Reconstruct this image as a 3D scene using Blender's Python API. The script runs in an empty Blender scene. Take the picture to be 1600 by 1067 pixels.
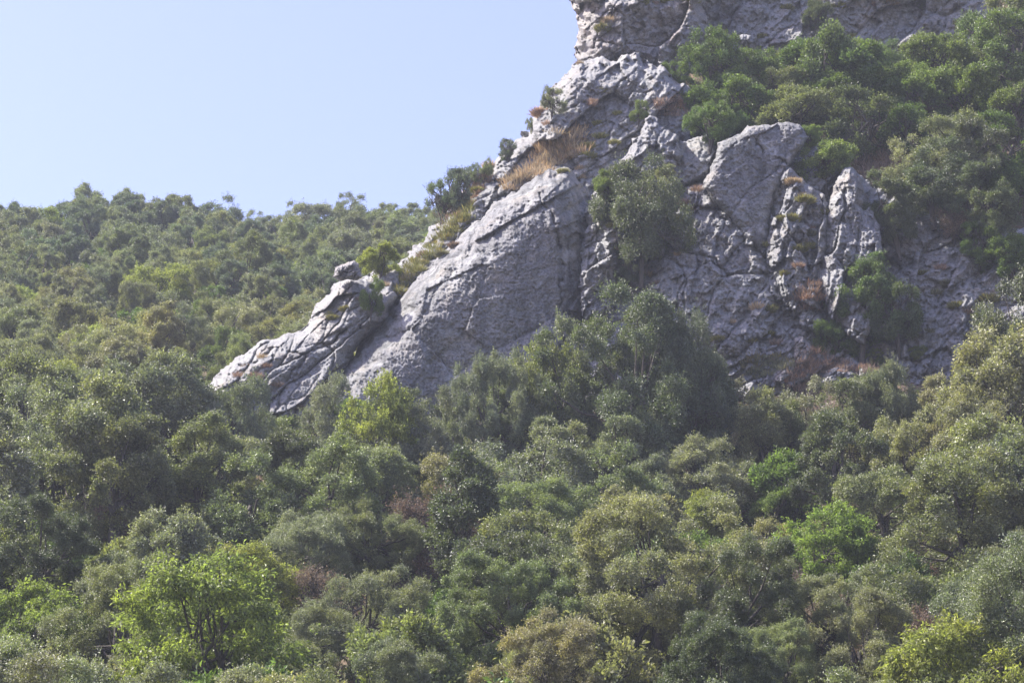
import bpy, math
import numpy as np
from mathutils import Vector, Matrix
from mathutils.bvhtree import BVHTree

S = bpy.context.scene
COL = S.collection
R = math.radians

# ------------------------------------------------------------------ camera
HAZE = 0.0003
F = 800 / math.tan(R(10))
PITCH = R(20)
CAM = np.array((0.0, 0.0, 1.6))
cd = bpy.data.cameras.new("camera")
cam = bpy.data.objects.new("camera", cd)
COL.objects.link(cam)
cd.sensor_width = 36
cd.lens = F / 1600 * 36
cd.clip_start = 0.5
cd.clip_end = 20000
cam.location = CAM
cam.rotation_euler = (R(90) + PITCH, 0, 0)
S.camera = cam

# ------------------------------------------------------------------ world, sun, exposure
SUN = Vector((-0.60, 0.11, 0.79)).normalized()
SUN_EL = math.asin(SUN.z)
SUN_AZ = math.atan2(SUN.x, SUN.y)
w = bpy.data.worlds.new("World")
S.world = w
w.use_nodes = True
nt = w.node_tree
nt.nodes.clear()
out = nt.nodes.new("ShaderNodeOutputWorld")
bg = nt.nodes.new("ShaderNodeBackground")
sky = nt.nodes.new("ShaderNodeTexSky")
sky.sky_type = 'NISHITA'
sky.sun_disc = False
sky.sun_elevation = SUN_EL
sky.sun_rotation = SUN_AZ
sky.altitude = 200
sky.air_density = 1.0
sky.dust_density = 1.9
sky.ozone_density = 4.0
bg.inputs[1].default_value = 0.115
tint = nt.nodes.new("ShaderNodeMix"); tint.data_type = 'RGBA'; tint.blend_type = 'MULTIPLY'
tint.inputs[0].default_value = 1.0
tint.inputs[7].default_value = (1.26, 0.98, 1.08, 1)
nt.links.new(sky.outputs[0], tint.inputs[6])
nt.links.new(tint.outputs[2], bg.inputs[0])
nt.links.new(bg.outputs[0], out.inputs[0])
sd = bpy.data.lights.new("sun", 'SUN')
sd.energy = 4.5
sd.angle = R(0.5)
sd.color = (1.0, 0.95, 0.87)
sun = bpy.data.objects.new("sun", sd)
COL.objects.link(sun)
sun.rotation_euler = SUN.to_track_quat('Z', 'Y').to_euler()
S.view_settings.view_transform = 'Standard'
S.view_settings.look = 'None'
S.view_settings.gamma = 1
S.view_settings.exposure = 1.42
S.cycles.max_bounces = 7
S.cycles.diffuse_bounces = 3
S.cycles.glossy_bounces = 2
S.cycles.transmission_bounces = 4
S.cycles.volume_bounces = 0
S.cycles.transparent_max_bounces = 8
S.cycles.use_denoising = True
S.cycles.use_adaptive_sampling = False
S.cycles.denoiser = 'OPENIMAGEDENOISE'
S.cycles.denoising_input_passes = 'RGB_ALBEDO_NORMAL'
S.cycles.denoising_prefilter = 'ACCURATE'
S.cycles.sample_clamp_indirect = 6

# ------------------------------------------------------------------ numeric helpers
def ray(u, v):
    """direction through picture point (u,v) scaled so that its y is 1"""
    a = (np.asarray(u, float) - 800) / F
    b = (533.5 - np.asarray(v, float)) / F
    dy = math.cos(PITCH) - math.sin(PITCH) * b
    dz = math.sin(PITCH) + math.cos(PITCH) * b
    return a / dy, dz / dy

def at(u, v, y):
    x, z = ray(u, v)
    return np.stack([x * y + CAM[0], np.asarray(y, float) + 0 * x, z * y + CAM[2]], -1)

def project(p):
    d = np.asarray(p, float) - CAM
    f = d[..., 1] * math.cos(PITCH) + d[..., 2] * math.sin(PITCH)
    up = -d[..., 1] * math.sin(PITCH) + d[..., 2] * math.cos(PITCH)
    return 800 + F * d[..., 0] / f, 533.5 - F * up / f

def h1(ix, iy, seed):
    n = (ix.astype(np.int64) * 374761393 + iy.astype(np.int64) * 668265263 + seed * 974711) & 0xffffffff
    n = ((n ^ (n >> 13)) * 1274126177) & 0xffffffff
    n = ((n ^ (n >> 16)) * 2246822519) & 0xffffffff
    return ((n ^ (n >> 15)) & 0xffffff) / float(0xffffff)

def vnoise(x, y, seed=0):
    ix = np.floor(x); iy = np.floor(y)
    fx = x - ix; fy = y - iy
    ux = fx * fx * fx * (fx * (fx * 6 - 15) + 10); uy = fy * fy * fy * (fy * (fy * 6 - 15) + 10)
    def g(a, b):
        t = h1(ix + a, iy + b, seed) * 2 * np.pi
        return np.cos(t) * (fx - a) + np.sin(t) * (fy - b)
    a = g(0, 0); b = g(1, 0); c = g(0, 1); d = g(1, 1)
    return (a + (b - a) * ux + (c + (d - c) * ux - a - (b - a) * ux) * uy) * 1.4

def fbm(x, y, oct=4, seed=0, gain=0.5, ridged=False):
    s = 0 * x; a = 1.0
    for k in range(oct):
        n = vnoise(x * 2 ** k + 17.3 * k, y * 2 ** k - 9.1 * k, seed + k)
        if ridged:
            n = 0.5 - np.abs(n) * 1.6
        s = s + a * n
        a *= gain
    return s

def voro(x, y, seed=0):
    """returns facet height (a random plane per cell), F2-F1 and a cell random"""
    ix = np.floor(x); iy = np.floor(y)
    b1 = np.full(x.shape, 9.0); b2 = np.full(x.shape, 9.0)
    fac = np.zeros(x.shape); rnd = np.zeros(x.shape)
    for a in (-1, 0, 1):
        for b in (-1, 0, 1):
            cx = ix + a; cy = iy + b
            px = cx + 0.5 + (h1(cx, cy, seed) - 0.5) * 0.95
            py = cy + 0.5 + (h1(cx, cy, seed + 1) - 0.5) * 0.95
            dx = x - px; dy = y - py
            d = np.sqrt(dx * dx + dy * dy)
            t = h1(cx, cy, seed + 2) * 2 * np.pi
            r = h1(cx, cy, seed + 3)
            pl = (np.cos(t) * dx + np.sin(t) * dy) * (0.35 + 0.65 * r) + (h1(cx, cy, seed + 4) - 0.5) * 0.7
            near = d < b1
            b2 = np.where(near, b1, np.minimum(b2, d))
            fac = np.where(near, pl, fac)
            rnd = np.where(near, h1(cx, cy, seed + 5), rnd)
            b1 = np.where(near, d, b1)
    return fac, b2 - b1, rnd

def smooth(a, b, x):
    t = np.clip((np.asarray(x, float) - a) / (b - a), 0, 1)
    return t * t * (3 - 2 * t)

# ------------------------------------------------------------------ mesh helpers
def make_mesh(name, V, Fq, mats, midx=None, attrs=None, sm=False):
    me = bpy.data.meshes.new(name)
    V = np.asarray(V, np.float32); Fq = np.asarray(Fq, np.int32)
    n, k = Fq.shape
    me.vertices.add(len(V)); me.vertices.foreach_set("co", V.ravel())
    me.loops.add(n * k); me.loops.foreach_set("vertex_index", Fq.ravel())
    me.polygons.add(n); me.polygons.foreach_set("loop_start", np.arange(0, n * k, k, dtype=np.int32))
    me.update(calc_edges=True)
    me.polygons.foreach_set("use_smooth", np.full(n, sm, bool))
    for m in (mats if isinstance(mats, (list, tuple)) else [mats]):
        me.materials.append(m)
    if midx is not None:
        me.polygons.foreach_set("material_index", np.asarray(midx, np.int32))
    for an, dom, arr in (attrs or []):
        a = me.attributes.new(an, 'FLOAT', dom)
        a.data.foreach_set("value", np.asarray(arr, np.float32))
    me.update()
    return me

def link(name, me, parent=None, loc=(0, 0, 0), **props):
    o = bpy.data.objects.new(name, me)
    COL.objects.link(o)
    o.location = loc
    if parent is not None:
        o.parent = parent
    for k, v in props.items():
        o[k] = v
    return o

# ------------------------------------------------------------------ materials
def new_mat(name):
    m = bpy.data.materials.new(name); m.use_nodes = True
    t = m.node_tree
    b = next(n for n in t.nodes if n.type == 'BSDF_PRINCIPLED')
    o = next(n for n in t.nodes if n.type == 'OUTPUT_MATERIAL')
    return m, t, b, o

def node(t, typ, ins=None, **kw):
    n = t.nodes.new(typ)
    for k, v in kw.items():
        setattr(n, k, v)
    for k, v in (ins or {}).items():
        if isinstance(v, bpy.types.NodeSocket):
            t.links.new(v, n.inputs[k])
        else:
            n.inputs[k].default_value = v
    return n

def noise(t, vec, scale, detail=5, rough=0.6, dist=0.0):
    return node(t, "ShaderNodeTexNoise", {"Vector": vec, "Scale": scale, "Detail": detail, "Roughness": rough, "Distortion": dist})

def ramp(t, fac, stops):
    r = node(t, "ShaderNodeValToRGB", {0: fac})
    e = r.color_ramp.elements
    while len(e) < len(stops):
        e.new(0.5)
    for i, (p, c) in enumerate(stops):
        e[i].position = p
        e[i].color = (*c, 1) if len(c) == 3 else c
    return r

def mixc(t, fac, a, b, mode='MIX'):
    n = t.nodes.new("ShaderNodeMix"); n.data_type = 'RGBA'; n.blend_type = mode
    for i, v in ((0, fac), (6, a), (7, b)):
        if isinstance(v, bpy.types.NodeSocket):
            t.links.new(v, n.inputs[i])
        elif i == 0:
            n.inputs[0].default_value = v
        else:
            n.inputs[i].default_value = (*v, 1)
    return n.outputs[2]

def g3(v):
    return (v, v, v)

def rock_material(name, base=(0.285, 0.287, 0.280), warm=(0.35, 0.28, 0.205), warm_amt=0.5, dark_amt=0.6, streak=False):
    m, t, b, o = new_mat(name)
    tc = node(t, "ShaderNodeTexCoord")
    geo = node(t, "ShaderNodeNewGeometry")
    P = geo.outputs["Position"]
    mp = node(t, "ShaderNodeMapping", {"Vector": P, "Rotation": (0, R(40), 0), "Scale": (1.0, 1.0, 2.2)})
    n1 = noise(t, P, 0.35, 6, 0.62)
    n2 = noise(t, mp.outputs[0], 1.6, 8, 0.7, 0.6)
    n3 = noise(t, P, 9.0, 6, 0.7)
    n4 = noise(t, mp.outputs[0], 0.5, 6, 0.65, 1.0)
    c = mixc(t, ramp(t, n2.outputs[0], [(0.30, g3(0.0)), (0.70, g3(1.0))]).outputs[0],
             tuple(x * 0.62 for x in base), tuple(min(1, x * 1.25) for x in base))
    wm = ramp(t, n4.outputs[0], [(0.50, g3(0)), (0.70, g3(warm_amt))])
    c = mixc(t, wm.outputs[0], c, warm)
    dk = ramp(t, n1.outputs[0], [(0.42, g3(dark_amt)), (0.60, g3(0))])
    c = mixc(t, dk.outputs[0], c, (0.19, 0.19, 0.20))
    fl = ramp(t, n3.outputs[0], [(0.30, g3(0.55)), (0.5, g3(0.95)), (0.72, g3(1.35))])
    c = mixc(t, 1.0, c, fl.outputs[0], 'MULTIPLY')
    vo = node(t, "ShaderNodeTexVoronoi", {"Vector": mp.outputs[0], "Scale": 0.9, "Detail": 2.0}, feature='DISTANCE_TO_EDGE')
    if streak:
        ms = node(t, "ShaderNodeMapping", {"Vector": P, "Scale": (1.0, 1.0, 0.12)})
        ns = noise(t, ms.outputs[0], 0.9, 6, 0.7, 0.4)
        st = ramp(t, ns.outputs[0], [(0.36, g3(0.52)), (0.5, g3(1.0)), (0.66, (1.25, 1.18, 1.08))])
        c = mixc(t, 1.0, c, st.outputs[0], 'MULTIPLY')
        nb = noise(t, P, 0.8, 4, 0.6)
        bl = ramp(t, nb.outputs[0], [(0.56, g3(0)), (0.66, g3(0.6))])
        c = mixc(t, bl.outputs[0], c, (0.40, 0.40, 0.40))
    cr = ramp(t, vo.outputs[0], [(0.0, g3(0.6)), (0.025, g3(1.0))])
    c = mixc(t, 0.55, c, mixc(t, 1.0, c, cr.outputs[0], 'MULTIPLY'))
    t.links.new(c, b.inputs["Base Color"])
    b.inputs["Roughness"].default_value = 0.88
    b.inputs["Specular IOR Level"].default_value = 0.25
    bm1 = node(t, "ShaderNodeBump", {"Strength": 0.6, "Distance": 0.14, "Height": n2.outputs[0]})
    bm2 = node(t, "ShaderNodeBump", {"Strength": 0.8, "Distance": 0.05, "Height": n3.outputs[0], "Normal": bm1.outputs[0]})
    t.links.new(bm2.outputs[0], b.inputs["Normal"])
    return m

M_ROCK = rock_material("limestone")
M_SLAB = rock_material("limestone_slab", base=(0.225, 0.23, 0.228), warm_amt=0.35, dark_amt=0.7, streak=True)
M_WARM = rock_material("limestone_warm", base=(0.30, 0.283, 0.262), warm=(0.34, 0.27, 0.21), warm_amt=0.7, dark_amt=0.45)

def ground_material():
    m, t, b, o = new_mat("dry_soil")
    geo = node(t, "ShaderNodeNewGeometry")
    n1 = noise(t, geo.outputs["Position"], 0.5, 6, 0.65)
    n2 = noise(t, geo.outputs["Position"], 5.0, 5, 0.7)
    r = ramp(t, n1.outputs[0], [(0.35, (0.055, 0.05, 0.028)), (0.5, (0.15, 0.105, 0.06)), (0.62, (0.22, 0.15, 0.10)), (0.75, (0.28, 0.26, 0.23))])
    f = ramp(t, n2.outputs[0], [(0.3, g3(0.5)), (0.7, g3(1.2))])
    t.links.new(mixc(t, 1.0, r.outputs[0], f.outputs[0], 'MULTIPLY'), b.inputs["Base Color"])
    b.inputs["Roughness"].default_value = 0.95
    bm = node(t, "ShaderNodeBump", {"Strength": 1.0, "Distance": 0.15, "Height": n2.outputs[0]})
    t.links.new(bm.outputs[0], b.inputs["Normal"])
    return m
M_GROUND = ground_material()

def leaf_material(name, rough=0.42, spec=0.5, transl=0.3, alt=(1.12, 1.08, 0.86), trans_tint=(1.2, 1.35, 0.6)):
    """colour = the plant's own colour (object colour) varied leaf by leaf"""
    m, t, b, o = new_mat(name)
    oi = node(t, "ShaderNodeObjectInfo")
    at_ = node(t, "ShaderNodeAttribute", attribute_name="tone")
    cl = node(t, "ShaderNodeAttribute", attribute_name="clump")
    v1 = ramp(t, at_.outputs["Fac"], [(0.0, g3(0.5)), (0.55, g3(1.0)), (1.0, g3(1.9))])
    c = mixc(t, 1.0, oi.outputs["Color"], v1.outputs[0], 'MULTIPLY')
    v2 = ramp(t, cl.outputs["Fac"], [(0.0, (0.85, 0.88, 0.95)), (0.6, (1.0, 1.0, 1.0)), (1.0, alt)])
    c = mixc(t, 1.0, c, v2.outputs[0], 'MULTIPLY')
    t.links.new(c, b.inputs["Base Color"])
    b.inputs["Roughness"].default_value = rough
    b.inputs["Specular IOR Level"].default_value = spec
    tr = node(t, "ShaderNodeBsdfTranslucent", {"Color": mixc(t, 1.0, c, trans_tint, 'MULTIPLY')})
    mx = node(t, "ShaderNodeMixShader", {0: transl, 1: b.outputs[0], 2: tr.outputs[0]})
    t.links.new(mx.outputs[0], o.inputs[0])
    return m
M_OAK = leaf_material("evergreen_leaf", 0.50, 0.9, 0.32)
M_SHRUB = leaf_material("green_leaf", 0.5, 0.4, 0.34)
M_BROAD = leaf_material("thin_leaf", 0.45, 0.4, 0.5)
M_DRY = leaf_material("dry_leaf", 0.7, 0.2, 0.3, alt=(1.2, 1.0, 0.8), trans_tint=(1.1, 1.0, 0.8))

def bark_material():
    m, t, b, o = new_mat("bark")
    tc = node(t, "ShaderNodeTexCoord")
    mp = node(t, "ShaderNodeMapping", {"Vector": tc.outputs["Object"], "Scale": (6, 6, 1.2)})
    n = noise(t, mp.outputs[0], 3.0, 6, 0.7)
    r = ramp(t, n.outputs[0], [(0.3, (0.03, 0.025, 0.02)), (0.7, (0.13, 0.11, 0.09))])
    t.links.new(r.outputs[0], b.inputs["Base Color"])
    b.inputs["Roughness"].default_value = 0.9
    bm = node(t, "ShaderNodeBump", {"Strength": 1.0, "Distance": 0.03, "Height": n.outputs[0]})
    t.links.new(bm.outputs[0], b.inputs["Normal"])
    return m
M_BARK = bark_material()

# ------------------------------------------------------------------ terrain
def G(x, y):
    """height of the hillside"""
    x = np.asarray(x, float); y = np.asarray(y, float)
    pts_y = [-4000, -60, 0, 40, 75, 100, 128, 140, 190, 236, 262, 330, 600, 4000]
    pts_z = [-90, -14, -1.5, 2, 14.5, 27.0, 41.3, 47.5, 72.8, 96.2, 97, 88, 60, 40]
    z = np.interp(y, pts_y, pts_z)
    z = z + 4.5 * smooth(-3, 9, x) * smooth(124.5, 128, y) * (1 - smooth(150, 175, y))
    # the crag's own shoulder to the right of the prow
    k1 = smooth(2, 9, x - (y - 133) * 0.10) * smooth(132.5, 135.5, y)
    right = np.interp(y, [128, 132, 136.0, 148.5, 156, 160, 175, 400, 4000], [41.3, 44, 57.0, 71.8, 73, 79, 82, 80, 60])
    right = right + 9 * smooth(26, 32, x) * smooth(144, 158, y) * (1 - smooth(200, 500, y))
    z = z + (np.maximum(right, z) - z) * k1
    fade = smooth(20, 60, y)
    z = z + fade * (0.9 * fbm(x / 14, y / 14, 3, 5) + 0.25 * fbm(x / 2.5, y / 2.5, 3, 9))
    far = smooth(70, 500, np.abs(x)) + smooth(400, 1200, y)
    z = z + far * 14 * fbm(x / 240, y / 240, 3, 11)
    z = z - 0.12 * np.maximum(np.abs(x) - 60, 0) * smooth(20, 120, y) * (np.abs(x) < 900) \
          - 100.8 * smooth(20, 120, y) * (np.abs(x) >= 900)
    return z

def axis(lo, hi, step, far_lo, far_hi, grow=1.25):
    a = list(np.arange(lo, hi + 1e-6, step))
    s = step
    while a[-1] < far_hi:
        s *= grow; a.append(a[-1] + s)
    s = step
    while a[0] > far_lo:
        s *= grow; a.insert(0, a[0] - s)
    return np.array(a)
ax = axis(-52, 46, 0.45, -4000, 4000)
ay = axis(58, 270, 0.45, -3500, 4500)
XX, YY = np.meshgrid(ax, ay)
ZZ = G(XX, YY)
nx, ny = len(ax), len(ay)
I = np.arange(nx * ny).reshape(ny, nx)
Tf = np.stack([I[:-1, :-1], I[:-1, 1:], I[1:, 1:], I[1:, :-1]], -1).reshape(-1, 4)
Tv = np.stack([XX, YY, ZZ], -1).reshape(-1, 3)
link("hillside", make_mesh("hillside", Tv, Tf, M_GROUND, sm=True), kind="structure", label="dry wooded hillside rising from the valley below the crag")
nearT = (np.abs(Tv[Tf[:, 0], 0]) < 60) & (Tv[Tf[:, 0], 1] > 50) & (Tv[Tf[:, 0], 1] < 275)
BV = [BVHTree.FromPolygons(Tv.tolist(), Tf[nearT].tolist())]

# ------------------------------------------------------------------ crags
def poly_sd(px, py, poly):
    """signed distance (inside > 0) and direction to the nearest outline point"""
    poly = np.asarray(poly, float)
    best = np.full(px.shape, 1e18); bx = np.zeros(px.shape); by = np.zeros(px.shape)
    ins = np.zeros(px.shape, bool)
    n = len(poly)
    for i in range(n):
        x1, y1 = poly[i]; x2, y2 = poly[(i + 1) % n]
        ex, ey = x2 - x1, y2 - y1
        t = np.clip(((px - x1) * ex + (py - y1) * ey) / (ex * ex + ey * ey), 0, 1)
        qx = x1 + t * ex; qy = y1 + t * ey
        d = (px - qx) ** 2 + (py - qy) ** 2
        m = d < best
        best = np.where(m, d, best); bx = np.where(m, qx, bx); by = np.where(m, qy, by)
        c = ((y1 > py) != (y2 > py)) & (px < (x2 - x1) * (py - y1) / (y2 - y1 + 1e-12) + x1)
        ins ^= c
    d = np.sqrt(best)
    return np.where(ins, d, -d), bx, by

def crag(name, poly, y0, mat, parent=None, fx=0.0, fz=0.35, roll=60, depth=6.0, wall=9.0, seed=1, step=1.35,
         facet=(70, 1.2), facet2=(22, 0.35), rough=0.28, ridge=0.35, dip=42, stretch=2.2, crack=0.5, jag=7, bulge=0.0,
         extra=None, fine=1.0, cracks=(), **props):
    poly = np.asarray(poly, float)
    m = 16
    u0, v0 = poly.min(0) - m; u1, v1 = poly.max(0) + m
    us = np.arange(u0, u1, step); vs = np.arange(v0, v1, step)
    U, Vv = np.meshgrid(us, vs)
    wu = jag * fbm(U / 34, Vv / 34, 4, seed + 50, 0.6); wv = jag * fbm(U / 34, Vv / 34, 4, seed + 60, 0.6)
    D, qx, qy = poly_sd(U + wu, Vv + wv, poly)
    # pull the points outside back to the outline: they make the walls that run back into the hill
    out_ = D < 0
    L = np.maximum(-D, 1e-6)
    Uo = np.where(out_, qx - wu, U); Vo = np.where(out_, qy - wv, Vv)
    back = np.where(out_, np.minimum(L, 10) / 10 * wall, 0)
    zz = (poly[:, 1].mean() - Vv) * 0.032; xx = (U - poly[:, 0].mean()) * 0.030
    ca, sa = math.cos(R(dip)), math.sin(R(dip))
    A = (U * ca - Vv * sa); B = (U * sa + Vv * ca)       # A runs along the bedding, B across it
    wx = 6 * fbm(U / 60, Vv / 60, 3, seed + 7); wy = 6 * fbm(U / 60, Vv / 60, 3, seed + 8)
    f1, e1, r1 = voro((A + wx) / (facet[0] * stretch), (B + wy) / facet[0], seed + 11)
    f2, e2, r2 = voro((A + 0.5 * wx) / (facet2[0] * stretch * 0.8), (B + 0.5 * wy) / facet2[0], seed + 21)
    f3, e3, r3 = voro((A + wy) / 13, (B + wx) / 8, seed + 31)
    f4, e4, r4 = voro((U + wy) / 6, (Vv + wx) / 5, seed + 36)
    y = y0 + fx * xx + fz * zz
    y = y + facet[1] * f1 * 1.25 + facet2[1] * f2 * 1.7 + fine * (0.30 * f3 * np.clip(facet2[1] * 3, 0.3, 1.0) + 0.10 * f4)
    y = y + crack * 0.55 * np.exp(-(e1 / 0.05) ** 2) + crack * 0.2 * np.exp(-(e2 / 0.07) ** 2) * (r2 > 0.4)
    y = y - 0.4 * ridge * fbm(A / 75, B / 24, 5, seed + 41, 0.55, ridged=True)
    y = y - 0.55 * rough * fbm(U / 24, Vv / 24, 5, seed + 44, 0.66)
    y = y - 0.09 * fbm(U / 5.5, Vv / 5.5, 3, seed + 45, 0.7, ridged=True)
    for line in cracks:
        dm = np.full(U.shape, 1e9)
        cu = U + 5 * fbm(U / 18, Vv / 18, 3, seed + 71); cv = Vv + 5 * fbm(U / 18, Vv / 18, 3, seed + 72)
        for (a0, b0), (a1, b1) in zip(line[:-1], line[1:]):
            ex, ey = a1 - a0, b1 - b0
            tt = np.clip(((cu - a0) * ex + (cv - b0) * ey) / (ex * ex + ey * ey), 0, 1)
            dm = np.minimum(dm, np.hypot(cu - a0 - tt * ex, cv - b0 - tt * ey))
        brk = smooth(-0.25, 0.15, fbm(U / 30, Vv / 30, 2, seed + 73)); y = y + 0.42 * brk * np.exp(-(dm / 1.5) ** 2) - 0.10 * np.exp(-((dm - 6) / 4) ** 2)
    if extra is not None:
        y = y + extra(U, Vv)
    t = 1 - np.clip(D, 0, roll) / roll
    y = y - bulge * (1 - t * t) + depth * (1 - np.sqrt(np.maximum(0, 1 - t ** 2.2)))
    y = y + back
    P = at(Uo, Vo, y)
    keep = D > -11
    n0, n1 = U.shape
    I = np.arange(n0 * n1).reshape(n0, n1)
    q = np.stack([I[:-1, :-1], I[1:, :-1], I[1:, 1:], I[:-1, 1:]], -1).reshape(-1, 4)
    kq = keep.ravel()[q].all(1)
    q = q[kq]
    used, inv = np.unique(q.ravel(), return_inverse=True)
    Vx = P.reshape(-1, 3)[used]; Fx = inv.reshape(-1, 4)
    me = make_mesh(name, Vx, Fx, mat, sm=True)
    o = link(name, me, parent, **props)
    BV.append(BVHTree.FromPolygons(Vx.tolist(), Fx.tolist()))
    return o

cliff = link("cliff", None, kind="structure", label="grey limestone cliff standing above the woods")

# main body behind the separate buttresses
crag("rock_wall", [(900, 640), (905, 420), (930, 300), (1000, 235), (1100, 215), (1290, 235), (1380, 300), (1500, 360), (1700, 350), (1700, 640)],
     133.2, M_ROCK, cliff, fz=0.55, fx=-0.05, roll=50, depth=2.5, seed=3, facet=(90, 1.2), facet2=(34, 0.4), rough=0.35, ridge=0.35)
crag("rock_shoulder", [(540, 520), (565, 432), (620, 415), (665, 372), (705, 328), (748, 276), (790, 240), (826, 205), (838, 168), (868, 135), (905, 96), (1000, 90), (1080, 140), (1080, 330), (900, 420), (760, 420)],
     139.0, M_ROCK, cliff, fz=0.42, fx=-0.02, roll=40, depth=4.0, seed=9, facet=(60, 1.2), facet2=(24, 0.35), fine=0.7, rough=0.35, ridge=0.6, jag=9, dip=40)
crag("prow", [(876, -28), (893, 4), (903, 20), (900, 60), (903, 98), (915, 122), (930, 131), (960, 122), (1000, 140), (1045, 150), (1075, 120), (1100, 60), (1105, -28)],
     151.0, M_WARM, cliff, fz=0.30, fx=0.12, roll=55, depth=3.5, wall=3.0, seed=15, facet=(60, 1.5), facet2=(26, 0.5), rough=0.55, ridge=0.5, bulge=1.2, dip=25, stretch=1.5, cracks=[[(985, -20), (940, 30), (925, 80), (930, 130)], [(1100, 0), (1060, 60), (1040, 110)]])
crag("upper_cliff", [(1060, -60), (1080, 20), (1060, 110), (1170, 100), (1240, 100), (1360, 88), (1480, 84), (1560, 100), (1680, 110), (1690, -40), (1600, -75), (1500, -70), (1420, -130), (1300, -150), (1220, -120), (1150, -150)],
     158.0, M_ROCK, cliff, fz=0.3, fx=-0.02, roll=25, depth=2.5, seed=18, facet=(70, 1.6), facet2=(30, 0.6), dip=50, rough=0.4)
crag("slab", [(440, 740), (455, 628), (500, 596), (548, 560), (592, 512), (612, 482), (640, 446), (690, 398), (730, 358), (775, 318), (822, 288), (858, 262), (884, 262), (912, 290), (935, 350), (930, 470), (940, 740)],
     130.6, M_SLAB, cliff, fz=0.17, fx=0.10, roll=80, depth=6.0, seed=23, facet=(150, 1.1), facet2=(48, 0.16), rough=0.15, ridge=0.12, crack=0.25, fine=0.5, cracks=[[(842, 305), (866, 345), (905, 372), (935, 378)], [(868, 352), (880, 420), (872, 500), (890, 560)]], dip=45, jag=6)
crag("rib", [(276, 690), (296, 645), (318, 604), (362, 566), (405, 535), (445, 522), (478, 516), (494, 476), (520, 448), (545, 432), (568, 436), (590, 452), (612, 440), (622, 462), (604, 500), (560, 545), (520, 620), (480, 740), (270, 740)],
     131.8, M_ROCK, cliff, fz=0.38, fx=0.04, roll=34, depth=3.6, seed=31, stretch=3.2, facet=(30, 0.65), facet2=(17, 0.16), rough=0.2, ridge=0.2, crack=0.8, fine=0.5, dip=42, jag=5, cracks=[[(385, 600), (438, 545), (475, 552), (512, 540), (560, 500)], [(428, 655), (450, 590), (478, 555)], [(500, 560), (525, 530), (575, 480)], [(360, 575), (410, 560), (440, 530)]])
crag("lit_buttress", [(915, 330), (930, 296), (962, 262), (985, 228), (1018, 180), (1038, 196), (1056, 214), (1068, 244), (1050, 262), (1000, 290), (985, 350), (960, 480), (925, 520), (905, 470)],
     133.2, M_ROCK, cliff, fz=0.55, fx=-0.10, roll=30, depth=1.6, seed=37, facet=(46, 1.0), facet2=(18, 0.4), rough=0.4, ridge=0.6, dip=50)
crag("buttress", [(1000, 520), (998, 470), (1020, 430), (1030, 385), (1040, 345), (1062, 300), (1092, 286), (1112, 300), (1150, 345), (1180, 385), (1205, 420), (1222, 462), (1200, 520), (1150, 560)],
     131.3, M_ROCK, cliff, fz=0.60, fx=-0.10, roll=30, depth=1.5, seed=41, facet=(52, 0.8), facet2=(22, 0.30), rough=0.3, ridge=0.3, dip=58, cracks=[[(1098, 290), (1120, 330), (1160, 365), (1185, 400), (1200, 450), (1235, 500)], [(1035, 370), (1060, 395), (1110, 400), (1150, 450), (1180, 500)], [(1050, 400), (1075, 440), (1062, 500)]])
crag("smooth_boulder", [(1098, 292), (1118, 246), (1122, 222), (1150, 212), (1172, 198), (1215, 192), (1250, 194), (1262, 215), (1250, 240), (1226, 268), (1205, 330), (1200, 410), (1182, 396), (1140, 345)],
     132.6, M_SLAB, cliff, fz=0.34, fx=0.06, roll=16, depth=1.2, seed=47, facet=(80, 0.5), facet2=(40, 0.18), rough=0.12, ridge=0.10, crack=0.25, fine=0.6, dip=45, jag=4, cracks=[[(1135, 255), (1160, 235), (1166, 215)], [(1180, 215), (1195, 245), (1230, 255)]])
crag("pinnacle", [(1192, 400), (1200, 340), (1206, 296), (1226, 256), (1236, 262), (1258, 288), (1290, 306), (1296, 350), (1288, 430), (1278, 490), (1262, 520), (1238, 500), (1212, 452)],
     131.2, M_ROCK, cliff, fz=0.50, fx=-0.12, roll=22, depth=1.4, seed=53, facet=(34, 0.9), facet2=(14, 0.35), rough=0.35, ridge=0.45, dip=78, jag=5)
crag("pinnacle", [(1282, 400), (1290, 345), (1302, 292), (1320, 264), (1332, 262), (1346, 282), (1362, 320), (1376, 372), (1384, 470), (1350, 540), (1300, 500), (1280, 450)],
     130.6, M_ROCK, cliff, fz=0.46, fx=-0.08, roll=24, depth=1.5, seed=59, facet=(40, 0.8), facet2=(18, 0.3), rough=0.3, ridge=0.35, dip=80, jag=4)
crag("foot_block", [(1116, 620), (1122, 548), (1140, 510), (1160, 474), (1180, 486), (1215, 490), (1246, 516), (1262, 548), (1240, 600), (1200, 640)],
     129.2, M_ROCK, cliff, fz=0.60, fx=-0.08, roll=22, depth=2.0, seed=61, facet=(30, 0.8), facet2=(14, 0.35), rough=0.35, ridge=0.45, dip=35, jag=4)
crag("recess_wall", [(1385, 600), (1400, 470), (1430, 395), (1470, 370), (1530, 380), (1660, 440), (1660, 640)],
     131.5, M_ROCK, cliff, fz=0.42, fx=0.0, roll=24, depth=2.0, seed=67, facet=(50, 0.9), facet2=(20, 0.35), rough=0.35, ridge=0.4, dip=75)

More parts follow.
